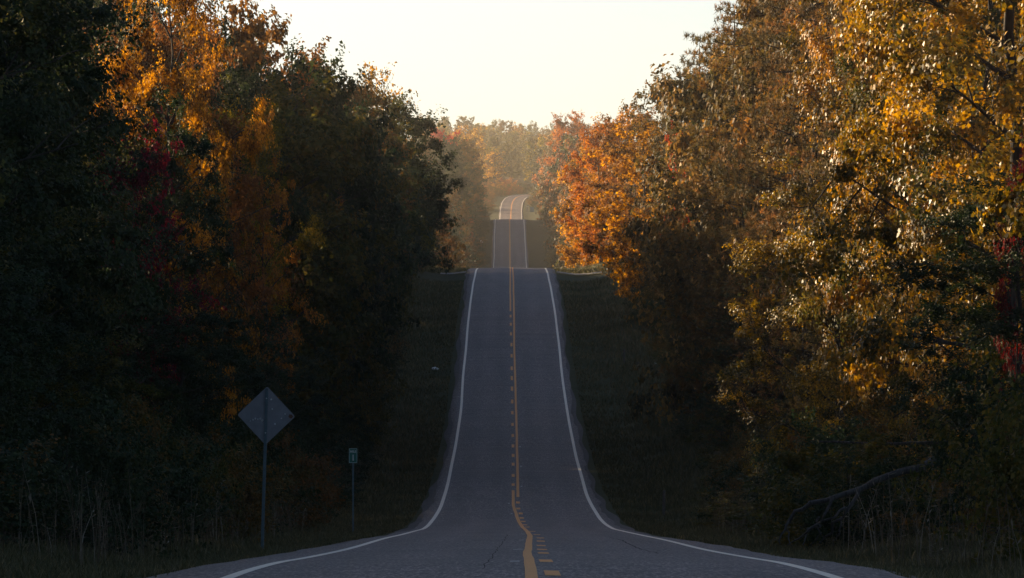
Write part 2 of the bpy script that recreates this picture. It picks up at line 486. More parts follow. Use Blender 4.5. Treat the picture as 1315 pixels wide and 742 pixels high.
wob = lambda s: 0.025 * snoise(st, st * 0, s, 14.0)
for s in (-1, 1):
    c = s * half + wob(60 + s)
    link("edge_line", ribbon("edge_line", st, c - 0.078, c + 0.078, 0.006, WHITE_PAINT), road)

# yellow centre lines: offsets from the centre line, measured where the painter's line wanders
def yline(d0, d1, knots_d, knots_o, w=0.135):
    d = st[(st >= d0) & (st <= d1)]
    f = pchip(knots_d, knots_o)
    o = f(np.clip(d, knots_d[0], knots_d[-1])) + 0.008 * snoise(d, d * 0, 77, 3.0)
    link("centre_line", ribbon("centre_line", d, o - w / 2, o + w / 2, 0.006, YELLOW_PAINT), road)
# x positions absolute -> offsets
def off_abs(d, X): return X - xc_line(np.asarray(d, float))
kd = [40, 64, 84, 103, 128, 145, 168, 207, 226, 243, 260, 280]
kX = [0.20, 0.205, 0.23, 0.285, 0.38, 0.44, 0.455, 0.37, 0.26, 0.16, 0.06, 0.05]
yline(-40, 280, [-40] + kd, list(off_abs([-40] + kd, np.array([0.2] + kX))))
kd2 = [266, 300, 340, 385, 416, 455, 490, 520, 563]
kX2 = [0.27, 0.285, 0.275, 0.225, 0.165, 0.155, 0.13, 0.12, 0.06]
yline(268, D_END, kd2 + [900, 1400, 2150], list(off_abs(kd2, np.array(kX2))) + [0.12, 0.10, 0.10])
kd3 = [460, 500, 563]
yline(459, D_END, kd3 + [900, 1400, 2150], list(off_abs(kd3, np.array([-0.125, -0.155, -0.17]))) + [-0.12, -0.10, -0.10])

def dash(name, d0, d1, o, w, mat, parent, dz=0.006):
    d = np.linspace(d0, d1, max(2, int((d1 - d0) / 1.0) + 1))
    mid = st[(st > d0) & (st < d1)]
    d = np.unique(np.concatenate([[d0, d1], mid]))
    return link(name, ribbon(name, d, o - w / 2, o + w / 2, dz, mat), parent)
# passing dashes on the far slope (left of the solid line)
y2d_y = [742, 731.6, 721.8, 715, 701, 689.7, 683, 679.5, 676.6, 669.7, 662, 654, 646, 631, 597, 560, 526, 499.8, 471.5, 450, 430, 407.6, 398]
y2d_d = [63.8, 69.7, 76.7, 87.7, 109, 137.7, 169, 190, 209, 228, 240, 249, 259, 276, 311, 339.5, 368, 385, 400, 416, 431, 450, 459]
def y2d(y): return float(np.interp(-y, -np.array(y2d_y), y2d_d))
for y, x in [(405, 655.7), (416, 656), (428, 656.2), (442, 656.8), (456, 657), (471, 657.1), (486, 657.2), (501, 657.5), (516.6, 657.8), (530.7, 658), (545, 658.2), (559, 658.5), (573, 658.8), (586, 659), (598, 659), (610, 659), (621, 659)]:
    d = y2d(y)
    dash("lane_dash", d - 1.6, d + 1.6, float(off_abs(d, (x - 657.5) * d / 7500)), 0.15, YELLOW_PAINT, road)
# passing dashes on the near slope (right of the solid line)
for k, (y, x) in enumerate([(644.7, 665.1), (652.4, 665.6), (659.5, 668.6), (665.7, 670), (670.5, 672), (674.3, 674), (677, 677), (682, 684), (686.6, 689.5), (690.7, 694), (695, 694.6), (700, 695), (706.7, 696), (713, 697.7), (724, 701), (741, 709)]):
    d = y2d(y)
    hl = 1.55
    o = float(off_abs(d, (x - 657.5) * d / 7500))
    dash("lane_dash", d - hl, d + hl, o, 0.17, YELLOW_PAINT, road)
# thin pale survey ticks beside the line
for y, x, w in [(724.8, 661, 0.12), (706.7, 665.5, 0.18), (694, 669.7, 0.095), (686, 671.5, 0.1), (660, 657, 0.08), (645.8, 653.6, 0.08), (623, 669.7, 0.09), (600, 669, 0.09), (574, 668, 0.09)]:
    d = y2d(y)
    dash("paint_tick", d - 0.45, d + 0.45, float(off_abs(d, (x - 657.5) * d / 7500)), w, FADED_PAINT, road)
# tar crack seals
def crack(pts, w):
    dd = [y2d(y) for x, y in pts]; X = [(x - 657.5) * d / 7500 for (x, y), d in zip(pts, dd)]
    f = pchip(dd, X) if dd[0] < dd[-1] else pchip(dd[::-1], X[::-1])
    lo, hi = min(dd), max(dd)
    d = np.unique(np.concatenate([[lo, hi], st[(st > lo) & (st < hi)]]))
    o = f(d) - xc_line(d) + 0.03 * snoise(d, d * 0, 5, 1.5)
    link("tar_crack", ribbon("tar_crack", d, o - w, o + w, 0.004, TAR), road)
crack([(783, 688.5), (795, 691), (807, 696), (820, 701), (846, 710)], 0.014)
crack([(652, 686), (645, 697), (638, 708), (628, 722), (618, 735)], 0.006)

# cross track of pale gravel on the first crest
for s in (-1, 1):
    us = np.arange(4.2, 6.8 if s < 0 else 8.4, 0.6)
    V = []
    for u in us:
        for dd in (541.5, 543, 544.5, 546):
            x = float(xc_line(dd)) + s * u
            V.append((x, dd, tz(x, dd) + 0.17 + (0.0 if dd in (541.5, 546) else 0.05)))
    n = 4
    i = np.arange(len(us) - 1)[:, None] * n + np.arange(n - 1)[None, :]
    F = np.stack([i, i + 1, i + n + 1, i + n], -1).reshape(-1, 4)
    o = link("gravel_track", mesh_np("gravel_track", np.array(V), F, [GRAVEL], None, True))
    tag(o, "pale gravel side track leaving the %s edge of the road at the first crest" % ("left" if s < 0 else "right"), kind="structure")

# ------------------------------------------------------------------ tree library
def leaf_quads(C, nrm, size, g, elong=1.7):
    n = len(C)
    nrm = nrm / (np.linalg.norm(nrm, axis=1)[:, None] + 1e-9)
    ax = g.normal(size=(n, 3)); ax[:, 2] -= 0.45
    ax -= (ax * nrm).sum(1)[:, None] * nrm
    ax /= np.linalg.norm(ax, axis=1)[:, None] + 1e-9
    bx = np.cross(nrm, ax)
    s = size * g.uniform(0.65, 1.3, n)[:, None]
    L = s * 0.5 * elong ** 0.5; Wd = s * 0.5 / elong ** 0.5 * 1.25
    fold = nrm * s * 0.16
    V = np.stack([C - ax * L, C + bx * Wd + fold, C + ax * L, C - bx * Wd + fold], 1).reshape(-1, 3)
    F = np.arange(4 * n).reshape(n, 4)
    return V, F

def crown_shape(t, low=0.55):
    return np.maximum(np.sin(np.pi * (0.14 + 0.86 * np.clip(t, 0, 1) ** 0.85)), 0) ** 0.62 * 1.0

def broadleaf(name, seed, H, RAD, base, nprim, nsec, per, leaf, dens=1.0, sides=5, flat=0.7, crad=(0.55, 1.0)):
    g = np.random.default_rng(seed)
    tubes_t, tubes_l = [], []
    n = 9
    zz = np.linspace(0, H * 0.86, n)
    wx = np.cumsum(g.normal(0, 0.012 * H, n)); wy = np.cumsum(g.normal(0, 0.012 * H, n))
    wx -= wx[0]; wy -= wy[0]
    tp = np.stack([wx, wy, zz], -1)
    rr = 0.0135 * H * (1 - np.linspace(0, 0.93, n)) ** 0.8
    rr[0] *= 1.35
    tubes_t.append(tube(tp, rr, 8))
    cl, cr, cd = [], [], []
    az0 = g.uniform(0, 6.28)
    for i in range(nprim):
        t = base + (0.96 - base) * (i + g.uniform(0.2, 0.8)) / nprim
        tt = (t - base) / (1 - base)
        e = RAD * float(crown_shape(tt)) * g.uniform(0.72, 1.12)
        az = az0 + 2.39996 * i + g.normal(0, 0.3)
        rise = e * g.uniform(0.25, 0.75) * (1.0 if tt > 0.25 else 0.3)
        z0 = max(0.3, t * H - rise)
        p0 = np.array([np.interp(z0, zz, wx), np.interp(z0, zz, wy), min(z0, H * 0.84)])
        p3 = np.array([p0[0] + e * math.cos(az), p0[1] + e * math.sin(az), t * H])
        mid = p0 * 0.5 + p3 * 0.5 + np.array([0, 0, g.uniform(0.0, 0.18) * e]) + g.normal(0, 0.05 * e, 3)
        s = np.linspace(0, 1, 6)[:, None]
        pp = (1 - s) ** 2 * p0 + 2 * s * (1 - s) * mid + s ** 2 * p3
        r0 = 0.0042 * H * (0.6 + 0.4 * (1 - tt))
        tubes_l.append(tube(pp, np.linspace(r0, r0 * 0.2, 6), sides))
        for j in range(nsec):
            f = 0.30 + 0.72 * (j + g.uniform(0.1, 0.9)) / nsec
            f = min(f, 1.0)
            q0 = (1 - f) ** 2 * p0 + 2 * f * (1 - f) * mid + f ** 2 * p3
            dirn = np.array([math.cos(az), math.sin(az), 0.15]) * 0.6 + g.normal(0, 0.75, 3)
            dirn[2] = dirn[2] * 0.7 + 0.12
            dirn /= np.linalg.norm(dirn)
            ln = RAD * g.uniform(0.22, 0.42)
            q1 = q0 + dirn * ln
            qm = (q0 + q1) / 2 + np.array([0, 0, 0.1 * ln])
            s4 = np.linspace(0, 1, 4)[:, None]
            qq = (1 - s4) ** 2 * q0 + 2 * s4 * (1 - s4) * qm + s4 ** 2 * q1
            tubes_l.append(tube(qq, np.linspace(r0 * 0.38, r0 * 0.1, 4), 4))
            for ff in (0.55, 1.05):
                c = q0 + (q1 - q0) * ff + g.normal(0, 0.06 * RAD, 3)
                cl.append(c); cr.append(g.uniform(*crad)); cd.append(dirn)
    cl = np.array(cl); cr = np.array(cr); cd = np.array(cd)
    cnt = np.maximum(3, (per * dens * (cr / np.mean(cr)) ** 2 * g.lognormal(-0.15, 0.55, len(cl))).astype(int))
    idx = np.repeat(np.arange(len(cl)), cnt)
    # leaves sit in sprays: sub-points along random lines within each cluster
    nsp = 7
    spd = g.normal(size=(len(cl), nsp, 3)); spd[:, :, 2] *= 0.6
    spd /= np.linalg.norm(spd, axis=2)[:, :, None]
    spd = spd + cd[:, None, :] * 0.5
    k = g.integers(0, nsp, len(idx)); f = g.uniform(0.1, 1.0, len(idx))[:, None] ** 0.6
    C = cl[idx] + spd[idx, k] * f * cr[idx][:, None] + g.normal(0, 0.13, (len(idx), 3)) * cr[idx][:, None]
    out = C - np.array([0, 0, H * (base + 0.5) * 0.6]); out /= np.linalg.norm(out, axis=1)[:, None]
    loc = (C - cl[idx]) / cr[idx][:, None]
    nrm = out * 0.25 + loc * 0.75 + np.array([0, 0, 0.30]) + g.normal(0, 0.42, C.shape)
    V, F = leaf_quads(C, nrm, leaf, g)
    # tint: per leaf random plus a per-cluster value, so sprays turn together
    lv = np.clip(0.5 + 0.22 * g.normal(size=len(idx)) + 0.20 * g.normal(size=len(cl))[idx], 0, 1)
    cm = mesh_np(name + "_crown", V, F, [LEAF], {"lv": np.repeat(lv, 4)})
    tv, tq = join_tubes(tubes_t)
    tm = mesh_np(name + "_trunk", tv, tq, [BARK], None, True)
    lvv, lq = join_tubes(tubes_l)
    lm = mesh_np(name + "_limbs", lvv, lq, [BARK], None, True)
    return dict(H=H, R=RAD, crown=cm, trunk=tm, limbs=lm)

def pine(name, seed, H, RAD, base, nbr, ntuft, nneedle, nl, nw, sides=5):
    g = np.random.default_rng(seed)
    n = 8
    zz = np.linspace(0, H * 0.98, n)
    wx = np.cumsum(g.normal(0, 0.006 * H, n)); wy = np.cumsum(g.normal(0, 0.006 * H, n)); wx -= wx[0]; wy -= wy[0]
    tubes_t = [tube(np.stack([wx, wy, zz], -1), 0.0115 * H * (1 - np.linspace(0, 0.95, n)) ** 0.85, 8)]
    tubes_l = []
    T, TD, TV = [], [], []
    for i in range(nbr):
        t = base + (0.985 - base) * (i + g.uniform(0, 1)) / nbr
        tt = (t - base) / (1 - base)
        e = RAD * (1 - tt) ** 0.62 * (0.62 + 0.38 * min(1, tt / 0.15)) * g.uniform(0.6, 1.15) + 0.35
        az = 2.39996 * i + g.normal(0, 0.35)
        z0 = t * H
        p0 = np.array([np.interp(z0, zz, wx), np.interp(z0, zz, wy), z0])
        droop = g.uniform(-0.12, 0.28)
        p1 = p0 + np.array([e * math.cos(az), e * math.sin(az), e * droop])
        pm = (p0 + p1) / 2 + np.array([0, 0, -0.10 * e])
        s = np.linspace(0, 1, 5)[:, None]
        pp = (1 - s) ** 2 * p0 + 2 * s * (1 - s) * pm + s ** 2 * p1
        tubes_l.append(tube(pp, np.linspace(0.0032 * H * (1 - 0.6 * tt), 0.012, 5), sides))
        m = max(4, int(ntuft * (e / RAD)))
        bt = g.uniform()
        for j in range(m):
            f = 0.42 + 0.62 * (j + g.uniform()) / m
            q = (1 - f) ** 2 * p0 + 2 * f * (1 - f) * pm + f ** 2 * p1
            sd = g.normal(0, 0.17 * e + 0.1, 3); sd[2] = abs(sd[2]) * 0.35
            dirn = np.array([math.cos(az), math.sin(az), 0.0]) * 0.55 + sd * 0.8 + np.array([0, 0, 0.75])
            T.append(q + sd); TD.append(dirn / np.linalg.norm(dirn)); TV.append(0.3 + 0.35 * bt + g.normal(0, 0.16))
    T = np.array(T); TD = np.array(TD); TV = np.array(TV)
    idx = np.repeat(np.arange(len(T)), nneedle)
    dv = TD[idx] * 0.42 + g.normal(0, 0.62, (len(idx), 3))
    dv /= np.linalg.norm(dv, axis=1)[:, None]
    ln = nl * g.uniform(0.6, 1.2, len(idx))[:, None]
    side = np.cross(dv, g.normal(size=dv.shape)); side /= np.linalg.norm(side, axis=1)[:, None]
    b = T[idx] + TD[idx] * nl * 0.3 * g.uniform(-1, 1, (len(idx), 1))
    V = np.stack([b - side * nw, b + side * nw, b + dv * ln + side * nw * 0.35, b + dv * ln - side * nw * 0.35], 1).reshape(-1, 3)
    F = np.arange(4 * len(idx)).reshape(-1, 4)
    lv = np.clip(TV[idx] + g.normal(0, 0.1, len(idx)), 0, 1)
    cm = mesh_np(name + "_crown", V, F, [LEAF], {"lv": np.repeat(lv, 4)})
    tv, tq = join_tubes(tubes_t); lv_, lq = join_tubes(tubes_l)
    return dict(H=H, R=RAD, crown=cm, trunk=mesh_np(name + "_trunk", tv, tq, [BARK], None, True), limbs=mesh_np(name + "_limbs", lv_, lq, [BARK], None, True))

LIB = {
    # near: leaves of real size
    'oakA': broadleaf("oak_a", 101, 20, 5.6, 0.10, 26, 6, 270, 0.104, crad=(0.6, 1.05)),
    'oakB': broadleaf("oak_b", 102, 21, 5.2, 0.16, 24, 6, 270, 0.104, crad=(0.6, 1.1)),
    'oakC': broadleaf("oak_c", 103, 19, 5.0, 0.06, 26, 6, 260, 0.104, crad=(0.55, 1.0)),
    'airy': broadleaf("airy_tree", 104, 18, 4.6, 0.25, 18, 5, 90, 0.13, crad=(0.5, 0.9)),
    # middle distance
    'midA': broadleaf("mid_a", 111, 20, 5.4, 0.06, 22, 6, 95, 0.215, crad=(0.7, 1.15)),
    'midB': broadleaf("mid_b", 112, 20, 5.2, 0.12, 22, 6, 95, 0.215, crad=(0.7, 1.2)),
    'midC': broadleaf("mid_c", 113, 18, 5.6, 0.04, 22, 6, 90, 0.225, crad=(0.75, 1.25)),
    'sparse': broadleaf("sparse_tree", 114, 18, 4.4, 0.35, 16, 5, 9, 0.26, crad=(0.5, 1.0)),
    # far
    'farA': broadleaf("far_a", 121, 18, 5.4, 0.08, 16, 5, 26, 0.52, sides=4, crad=(0.8, 1.4)),
    'farB': broadleaf("far_b", 122, 19, 5.0, 0.12, 16, 5, 26, 0.52, sides=4, crad=(0.8, 1.4)),
    'farC': broadleaf("far_c", 123, 17, 5.8, 0.10, 16, 5, 24, 0.55, sides=4, crad=(0.9, 1.5)),
    'pineA': pine("pine_a", 131, 24, 4.4, 0.12, 120, 46, 22, 0.20, 0.016),
    'pineB': pine("pine_b", 132, 22, 4.0, 0.08, 100, 46, 22, 0.20, 0.016),
    'pineM': pine("pine_m", 133, 20, 4.6, 0.06, 84, 34, 20, 0.25, 0.020),
    'bushA': broadleaf("bush_a", 141, 3.0, 1.8, 0.05, 14, 5, 60, 0.070, crad=(0.22, 0.45)),
    'bushB': broadleaf("bush_b", 142, 2.4, 1.9, 0.03, 14, 5, 70, 0.062, crad=(0.25, 0.45)),
    'bushC': broadleaf("bush_c", 143, 4.2, 1.7, 0.05, 16, 5, 50, 0.072, crad=(0.22, 0.42)),
}
NAME = {'o': 'oak_tree', 'a': 'slender_tree', 'm': 'broadleaf_tree', 's': 'bare_tree', 'f': 'broadleaf_tree', 'p': 'pine_tree', 'b': 'bush'}
PLANTED, QUEUE = [], []
def plant(kind, X, d, H, RAD, mat, label, group, sink=0.0):
    QUEUE.append((kind, X, d, H, RAD, mat, label, group, random.uniform(0, 6.28), sink))
    PLANTED.append((X, d))

def realise():
    """builds what is planted; trees that other trees and the hills hide wholly are left out unless they shade the road"""
    sc = 0.5
    Wp, Hp = int(1315 * sc), int(742 * sc)
    cover = np.zeros((Hp, Wp), bool)
    px = np.arange(Wp) + 0.5
    dst = np.arange(60, 2800, 6.0)
    tanx = (px / sc - 657.5) / 7500
    ang = terrain_z(tanx[None, :] * dst[:, None], np.repeat(dst[:, None], Wp, 1)) / dst[:, None]
    hor = np.maximum.accumulate(ang, 0)                      # highest ground met so far, per column
    yy, xx = np.mgrid[0:Hp, 0:Wp] + 0.5
    n = 0
    for q in sorted(QUEUE, key=lambda t: t[2]):
        kind, X, d, H, RAD, mat, label, group, rz, sink = q
        z0 = tz(X, d)
        cx, cz = (657.5 + X * 7500 / d) * sc, (420 - (z0 + H * 0.52) * 7500 / d) * sc
        rx, ry = RAD * 7500 / d * sc, H * 0.5 * 7500 / d * sc
        k = max(0, np.searchsorted(dst, d) - 2)
        m = ((xx - cx) / rx) ** 2 + ((yy - cz) / ry) ** 2 < 1
        vis = m & ((420 - yy / sc) / 7500 > hor[k][None, :]) & ~cover
        cover |= (((xx - cx) / (rx * 0.72)) ** 2 + ((yy - cz) / (ry * 0.86)) ** 2 < 1) & m
        shades = X > 0 and 240 < d < 360 and kind[0] != 'b' or X < 0 and kind[0] != 'b' and (d < 690 or (1140 < d < 1500 and X > -28))
        if not shades and vis.sum() < max(5, 0.03 * rx * ry):
            continue
        L = LIB[kind]
        nm = 'autumn_tree' if kind[0] == 'f' else NAME[kind[0]]
        r = empty(nm, (X, d, z0 - sink), rz)
        sxy, sz = RAD / L['R'] / 1.1, H / L['H']
        r.scale = (sxy, sxy, sz)
        tag(r, label, 'bush' if kind[0] == 'b' else 'tree', group)
        link("trunk", L['trunk'], r)
        l = link("limbs", L['limbs'], r); l["kind"] = "stuff"
        c = link("crown", L['crown'], r); c["kind"] = "stuff"
        for k_, v_ in LM[mat].items():
            c[k_] = [float(x) for x in v_] if isinstance(v_, tuple) else float(v_)
        n += 1
    print("planted", n, "of", len(QUEUE))

# ------------------------------------------------------------------ the woods
# hero trees: kind, X offset, distance, height, crown radius, leaf, label
GL, GR = "trees lining the left side of the road", "trees lining the right side of the road"
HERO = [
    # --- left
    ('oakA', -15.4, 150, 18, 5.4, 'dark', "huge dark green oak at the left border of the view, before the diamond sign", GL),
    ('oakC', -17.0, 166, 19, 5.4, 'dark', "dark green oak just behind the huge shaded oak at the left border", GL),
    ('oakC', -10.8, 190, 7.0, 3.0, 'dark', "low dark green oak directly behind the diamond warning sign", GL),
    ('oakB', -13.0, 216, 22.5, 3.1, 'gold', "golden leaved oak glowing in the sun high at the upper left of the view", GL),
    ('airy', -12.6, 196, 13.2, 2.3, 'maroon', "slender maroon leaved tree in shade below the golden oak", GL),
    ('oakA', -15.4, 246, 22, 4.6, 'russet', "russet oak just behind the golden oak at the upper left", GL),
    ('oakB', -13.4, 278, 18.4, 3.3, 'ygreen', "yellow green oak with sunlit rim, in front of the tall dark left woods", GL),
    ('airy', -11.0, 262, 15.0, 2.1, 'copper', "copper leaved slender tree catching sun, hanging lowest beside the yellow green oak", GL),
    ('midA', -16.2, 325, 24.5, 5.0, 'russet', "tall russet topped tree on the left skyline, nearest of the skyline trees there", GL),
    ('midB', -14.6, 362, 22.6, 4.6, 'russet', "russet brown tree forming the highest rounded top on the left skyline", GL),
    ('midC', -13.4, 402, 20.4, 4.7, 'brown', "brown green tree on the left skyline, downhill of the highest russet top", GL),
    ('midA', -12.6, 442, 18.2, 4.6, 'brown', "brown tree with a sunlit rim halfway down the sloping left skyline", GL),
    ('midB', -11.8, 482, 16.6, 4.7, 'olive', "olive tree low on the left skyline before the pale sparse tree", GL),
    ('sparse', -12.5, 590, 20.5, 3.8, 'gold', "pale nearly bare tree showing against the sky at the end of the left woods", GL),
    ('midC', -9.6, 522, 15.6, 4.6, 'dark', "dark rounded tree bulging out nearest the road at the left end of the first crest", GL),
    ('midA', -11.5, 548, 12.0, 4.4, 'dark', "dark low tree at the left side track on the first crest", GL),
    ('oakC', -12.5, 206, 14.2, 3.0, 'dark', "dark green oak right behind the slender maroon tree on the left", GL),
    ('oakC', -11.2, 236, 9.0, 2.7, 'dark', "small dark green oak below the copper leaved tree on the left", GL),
    # --- right
    ('oakB', 12.6, 142, 22, 5.0, 'oak', "large golden green oak at the right border of the view with glossy leaves", GR),
    ('oakA', 13.6, 168, 21, 4.6, 'oak', "golden green oak with glossy leaves, second along the road on the right", GR),
    ('oakC', 11.3, 196, 12.0, 3.7, 'oak', "lower golden green oak reaching furthest towards the road on the right", GR),
    ('oakC', 11.8, 132, 7.5, 3.4, 'dark', "low dark oak in shade over the fallen tree on the right", GR),
    ('airy', 11.3, 131, 8.6, 0.6, 'maroon', "thin dark red leaved tree before the golden oaks at the right border", GR),
    ('oakA', 16.0, 200, 24, 5.0, 'oak', "tall golden green oak standing behind the lower oak on the right", GR),
    ('pineA', 13.2, 262, 28, 4.6, 'bronze', "tall bronze tinged pine with a bare trunk showing, right of the road", GR),
    ('pineB', 13.0, 236, 15.5, 2.8, 'bronze', "short tufted pine in front of the tall bronze pine on the right", GR),
    ('pineA', 15.6, 244, 26, 4.4, 'bronze', "tall bronze pine nearest the golden oaks on the right", GR),
    ('pineB', 12.0, 284, 11, 3.6, 'pine', "low deep green pine below the tall bronze pines on the right", GR),
    ('pineB', 14.0, 300, 27, 4.6, 'bronze', "tall bronze pine behind the bare trunked pine on the right", GR),
    ('pineA', 13.8, 338, 27, 4.2, 'bronze', "tall bronze pine at the upper end of the right skyline", GR),
    ('pineM', 13.4, 378, 24.5, 3.9, 'bronze', "bronze pine on the right skyline with dark upright tufts", GR),
    ('pineM', 13.0, 418, 20.5, 3.9, 'bronze', "bronze pine halfway down the right skyline, above the golden tree", GR),
    ('midB', 10.6, 452, 14.5, 4.4, 'gold', "golden leaved tree glowing in the middle of the right woods", GR),
    ('airy', 11.7, 406, 16.5, 1.4, 'red', "crimson leaved slender tree between the bronze pines and the golden tree", GR),
    ('midC', 12.4, 470, 17.5, 4.3, 'brown', "brown tree behind the golden tree on the right skyline", GR),
    ('midA', 10.4, 520, 15.0, 4.0, 'russet', "reddish russet tree near the crest on the right", GR),
    ('pineM', 11.5, 545, 15.5, 4.2, 'bronze', "short bronze pine near the right side track on the first crest", GR),
    ('midA', 9.3, 612, 15.4, 4.0, 'copper', "orange copper tree just past the first crest on the right, lit almost to the ground", GR),
    ('midB', 8.6, 660, 16.0, 3.9, 'gold', "yellow orange tree leaning over the right edge just past the first crest", GR),
    ('midC', 12.5, 640, 18.0, 4.6, 'copper', "copper tree behind the orange ones past the first crest on the right", GR),
]
for (k, X, d, H, RAD, mat, lab, grp) in HERO:
    plant(k, X, d, H, RAD, mat, lab, grp)

def clear(X, d, r):
    return all((X - a) ** 2 + ((d - b) * 0.6) ** 2 > r * r for a, b in PLANTED)

def where(d):
    return ("before the diamond sign" if d < 130 else "beside the diamond sign" if d < 160 else "beside the mile marker" if d < 210 else "short of the dip" if d < 250 else "along the dip" if d < 310
            else "low on the first hill" if d < 370 else "halfway up the first hill" if d < 440 else "high on the first hill" if d < 500 else "near the first crest")
def fill(side, d0, d1, step, rows, kinds, mats, hts, group, desc, near=4.2):
    for row, off in enumerate(rows):
        d = d0 + random.uniform(0, step)
        while d < d1:
            X = side * (off + random.uniform(-1.2, 1.2) + (2.6 if side < 0 and 150 < d < 240 else 0.8 if side > 0 and d > 380 else 0))
            if clear(X, d, near):
                k = random.choice(kinds(d)); m = random.choice(mats(d))
                h = (hts(d) if row == 0 or hts(d) < 9 or side > 0 or d > 556 else (hts(d) + 0.5 if d < 250 else hts(d) + (1.0 if row == 1 else 3.0))) * random.uniform(0.86, 1.06)
                if side > 0 and row == 2: h *= 1.15
                if h > 4:
                    cname = {'dark': 'dark green', 'olive': 'olive', 'brown': 'brown green', 'russet': 'russet', 'bronze': 'bronze', 'pine': 'deep green', 'oak': 'golden green', 'copper': 'copper', 'gold': 'golden', 'ygreen': 'yellow green', 'maroon': 'maroon', 'red': 'red'}[m]
                    sort = 'pine' if k[0] == 'p' else 'tree'
                    rad = 3.2 if hts(d) < 9 else random.uniform(4.2, 5.4) if d < 380 else random.uniform(3.7, 4.6)
                    broad = "" if hts(d) < 9 else "broad " if rad > (4.8 if d < 380 else 4.15) else "narrow "
                    plant(k, X, d, h, rad, m, desc % (("tall " if h > hts(d) * 0.97 else "lower ") + broad + cname, sort, ("front row " if row == 0 else "back rows ") + where(d)), group)
            d += step * random.uniform(0.75, 1.3)

# left wall: dense rows so that the low sun is cut off from the road
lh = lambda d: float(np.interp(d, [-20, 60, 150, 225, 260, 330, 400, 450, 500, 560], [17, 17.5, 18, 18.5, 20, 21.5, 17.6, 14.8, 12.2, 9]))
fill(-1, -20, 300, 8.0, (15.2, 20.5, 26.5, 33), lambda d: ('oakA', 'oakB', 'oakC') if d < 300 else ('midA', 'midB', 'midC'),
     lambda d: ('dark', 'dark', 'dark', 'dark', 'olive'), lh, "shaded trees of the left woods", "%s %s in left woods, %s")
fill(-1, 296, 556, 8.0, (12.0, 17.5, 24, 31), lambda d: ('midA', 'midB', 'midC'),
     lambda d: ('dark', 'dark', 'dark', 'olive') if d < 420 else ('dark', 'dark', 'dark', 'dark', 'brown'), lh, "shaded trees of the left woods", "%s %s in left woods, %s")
# young trees added below the crowns to block low sun from the road
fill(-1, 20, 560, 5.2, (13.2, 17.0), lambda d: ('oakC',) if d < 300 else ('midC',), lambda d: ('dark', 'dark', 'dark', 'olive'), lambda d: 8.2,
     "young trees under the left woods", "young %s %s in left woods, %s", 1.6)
# low trees added past the side track to shade the ground at the crest
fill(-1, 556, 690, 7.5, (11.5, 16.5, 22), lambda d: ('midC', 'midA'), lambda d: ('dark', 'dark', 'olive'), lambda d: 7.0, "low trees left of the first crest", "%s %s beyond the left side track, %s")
for X, d in ((-18.5, 351), (-22.5, 357), (-27.5, 361), (-17, 345), (-18.0, 434)):  # trees added across gaps that let sun stripes reach the road
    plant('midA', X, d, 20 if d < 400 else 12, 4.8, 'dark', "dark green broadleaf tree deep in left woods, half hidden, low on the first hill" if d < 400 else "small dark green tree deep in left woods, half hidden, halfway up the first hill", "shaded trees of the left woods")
plant('midC', -11.4, 430, 7.5, 3.0, 'dark', "small dark round tree at the front of the left woods, halfway up the first hill", "young trees under the left woods")  # added to keep a small sun patch off the road
# right wall
rh = lambda d: float(np.interp(d, [60, 200, 300, 380, 440, 500, 560], [22, 23, 26, 21.5, 16.5, 13.2, 10.5]))
fill(1, 110, 230, 9.0, (15.5, 21.5, 28), lambda d: ('oakA', 'oakB', 'oakC'), lambda d: ('oak', 'oak', 'olive'), rh,
     "trees of the right woods", "%s %s in right woods, %s")
fill(1, 306, 570, 8.0, (12.4,), lambda d: ('pineM', 'pineM', 'pineM', 'midC'), lambda d: ('bronze', 'bronze', 'bronze', 'brown', 'bronze', 'dark'), rh,
     "trees of the right woods", "%s %s in right woods, %s")
fill(1, 236, 570, 8.0, (18.5,), lambda d: ('pineM', 'pineM', 'pineM'), lambda d: ('bronze', 'bronze', 'bronze', 'brown', 'bronze', 'dark'), rh,
     "trees of the right woods", "%s %s in right woods, %s")
for X, d, H in ((15.2, 322, 26), (17.6, 342, 26.5), (16.8, 288, 27), (19.2, 306, 28), (18.6, 262, 27), (21.5, 330, 28), (17.0, 336, 31), (15.6, 302, 30), (19.4, 352, 32)):
    plant('midA', X, d, H, 4.6, 'brown', "tall brown green tree filling the gaps between the bronze pines in right woods", "trees of the right woods")
fill(1, 215, 335, 8.0, (24.0, 29.0), lambda d: ("oakA", "oakB"), lambda d: ("brown", "olive", "dark"), lambda d: 26.0,
     "trees of the right woods", "%s %s behind right pines, %s")

# beyond the first crest
GFL, GFR, GH = "hazy trees on the left beyond the first crest", "hazy trees on the right beyond the first crest", "trees on the far hill"
FAR = [
    ('midA', -16.5, 1460, 24, 6.5, 'red', "hazy red topped tree on the left beyond the crests", GFL),
    ('midC', -13.5, 1500, 22, 6.0, 'copper', "hazy orange tree right of the red topped one beyond the crests", GFL),
    ('midB', -12.2, 1180, 13, 4.6, 'russet', "small hazy russet tree showing pink at the left edge of the second slope", GFL),
    ('midB', 14.6, 1430, 26, 6.6, 'copper', "tall round hazy copper tree on the right beyond the first crest", GFR),
    ('midA', 18.5, 1470, 27, 6.4, 'russet', "hazy russet tree right of the tall round copper one", GFR),
    ('pineM', 9.5, 735, 17, 3.8, 'bronze', "hazy yellow green pine just behind the orange trees past the first crest", GFR),
    ('midC', 11.0, 1980, 17, 5.0, 'dark', "dark hazy tree hiding the end of the right hand bend", GFR),
    ('midA', 14.5, 2015, 18, 5.5, 'brown', "brown hazy tree behind the dark one at the right hand bend", GFR),
]
for (k, X, d, H, RAD, mat, lab, grp) in FAR:
    plant(k, X, d, H, RAD, mat, lab, grp)
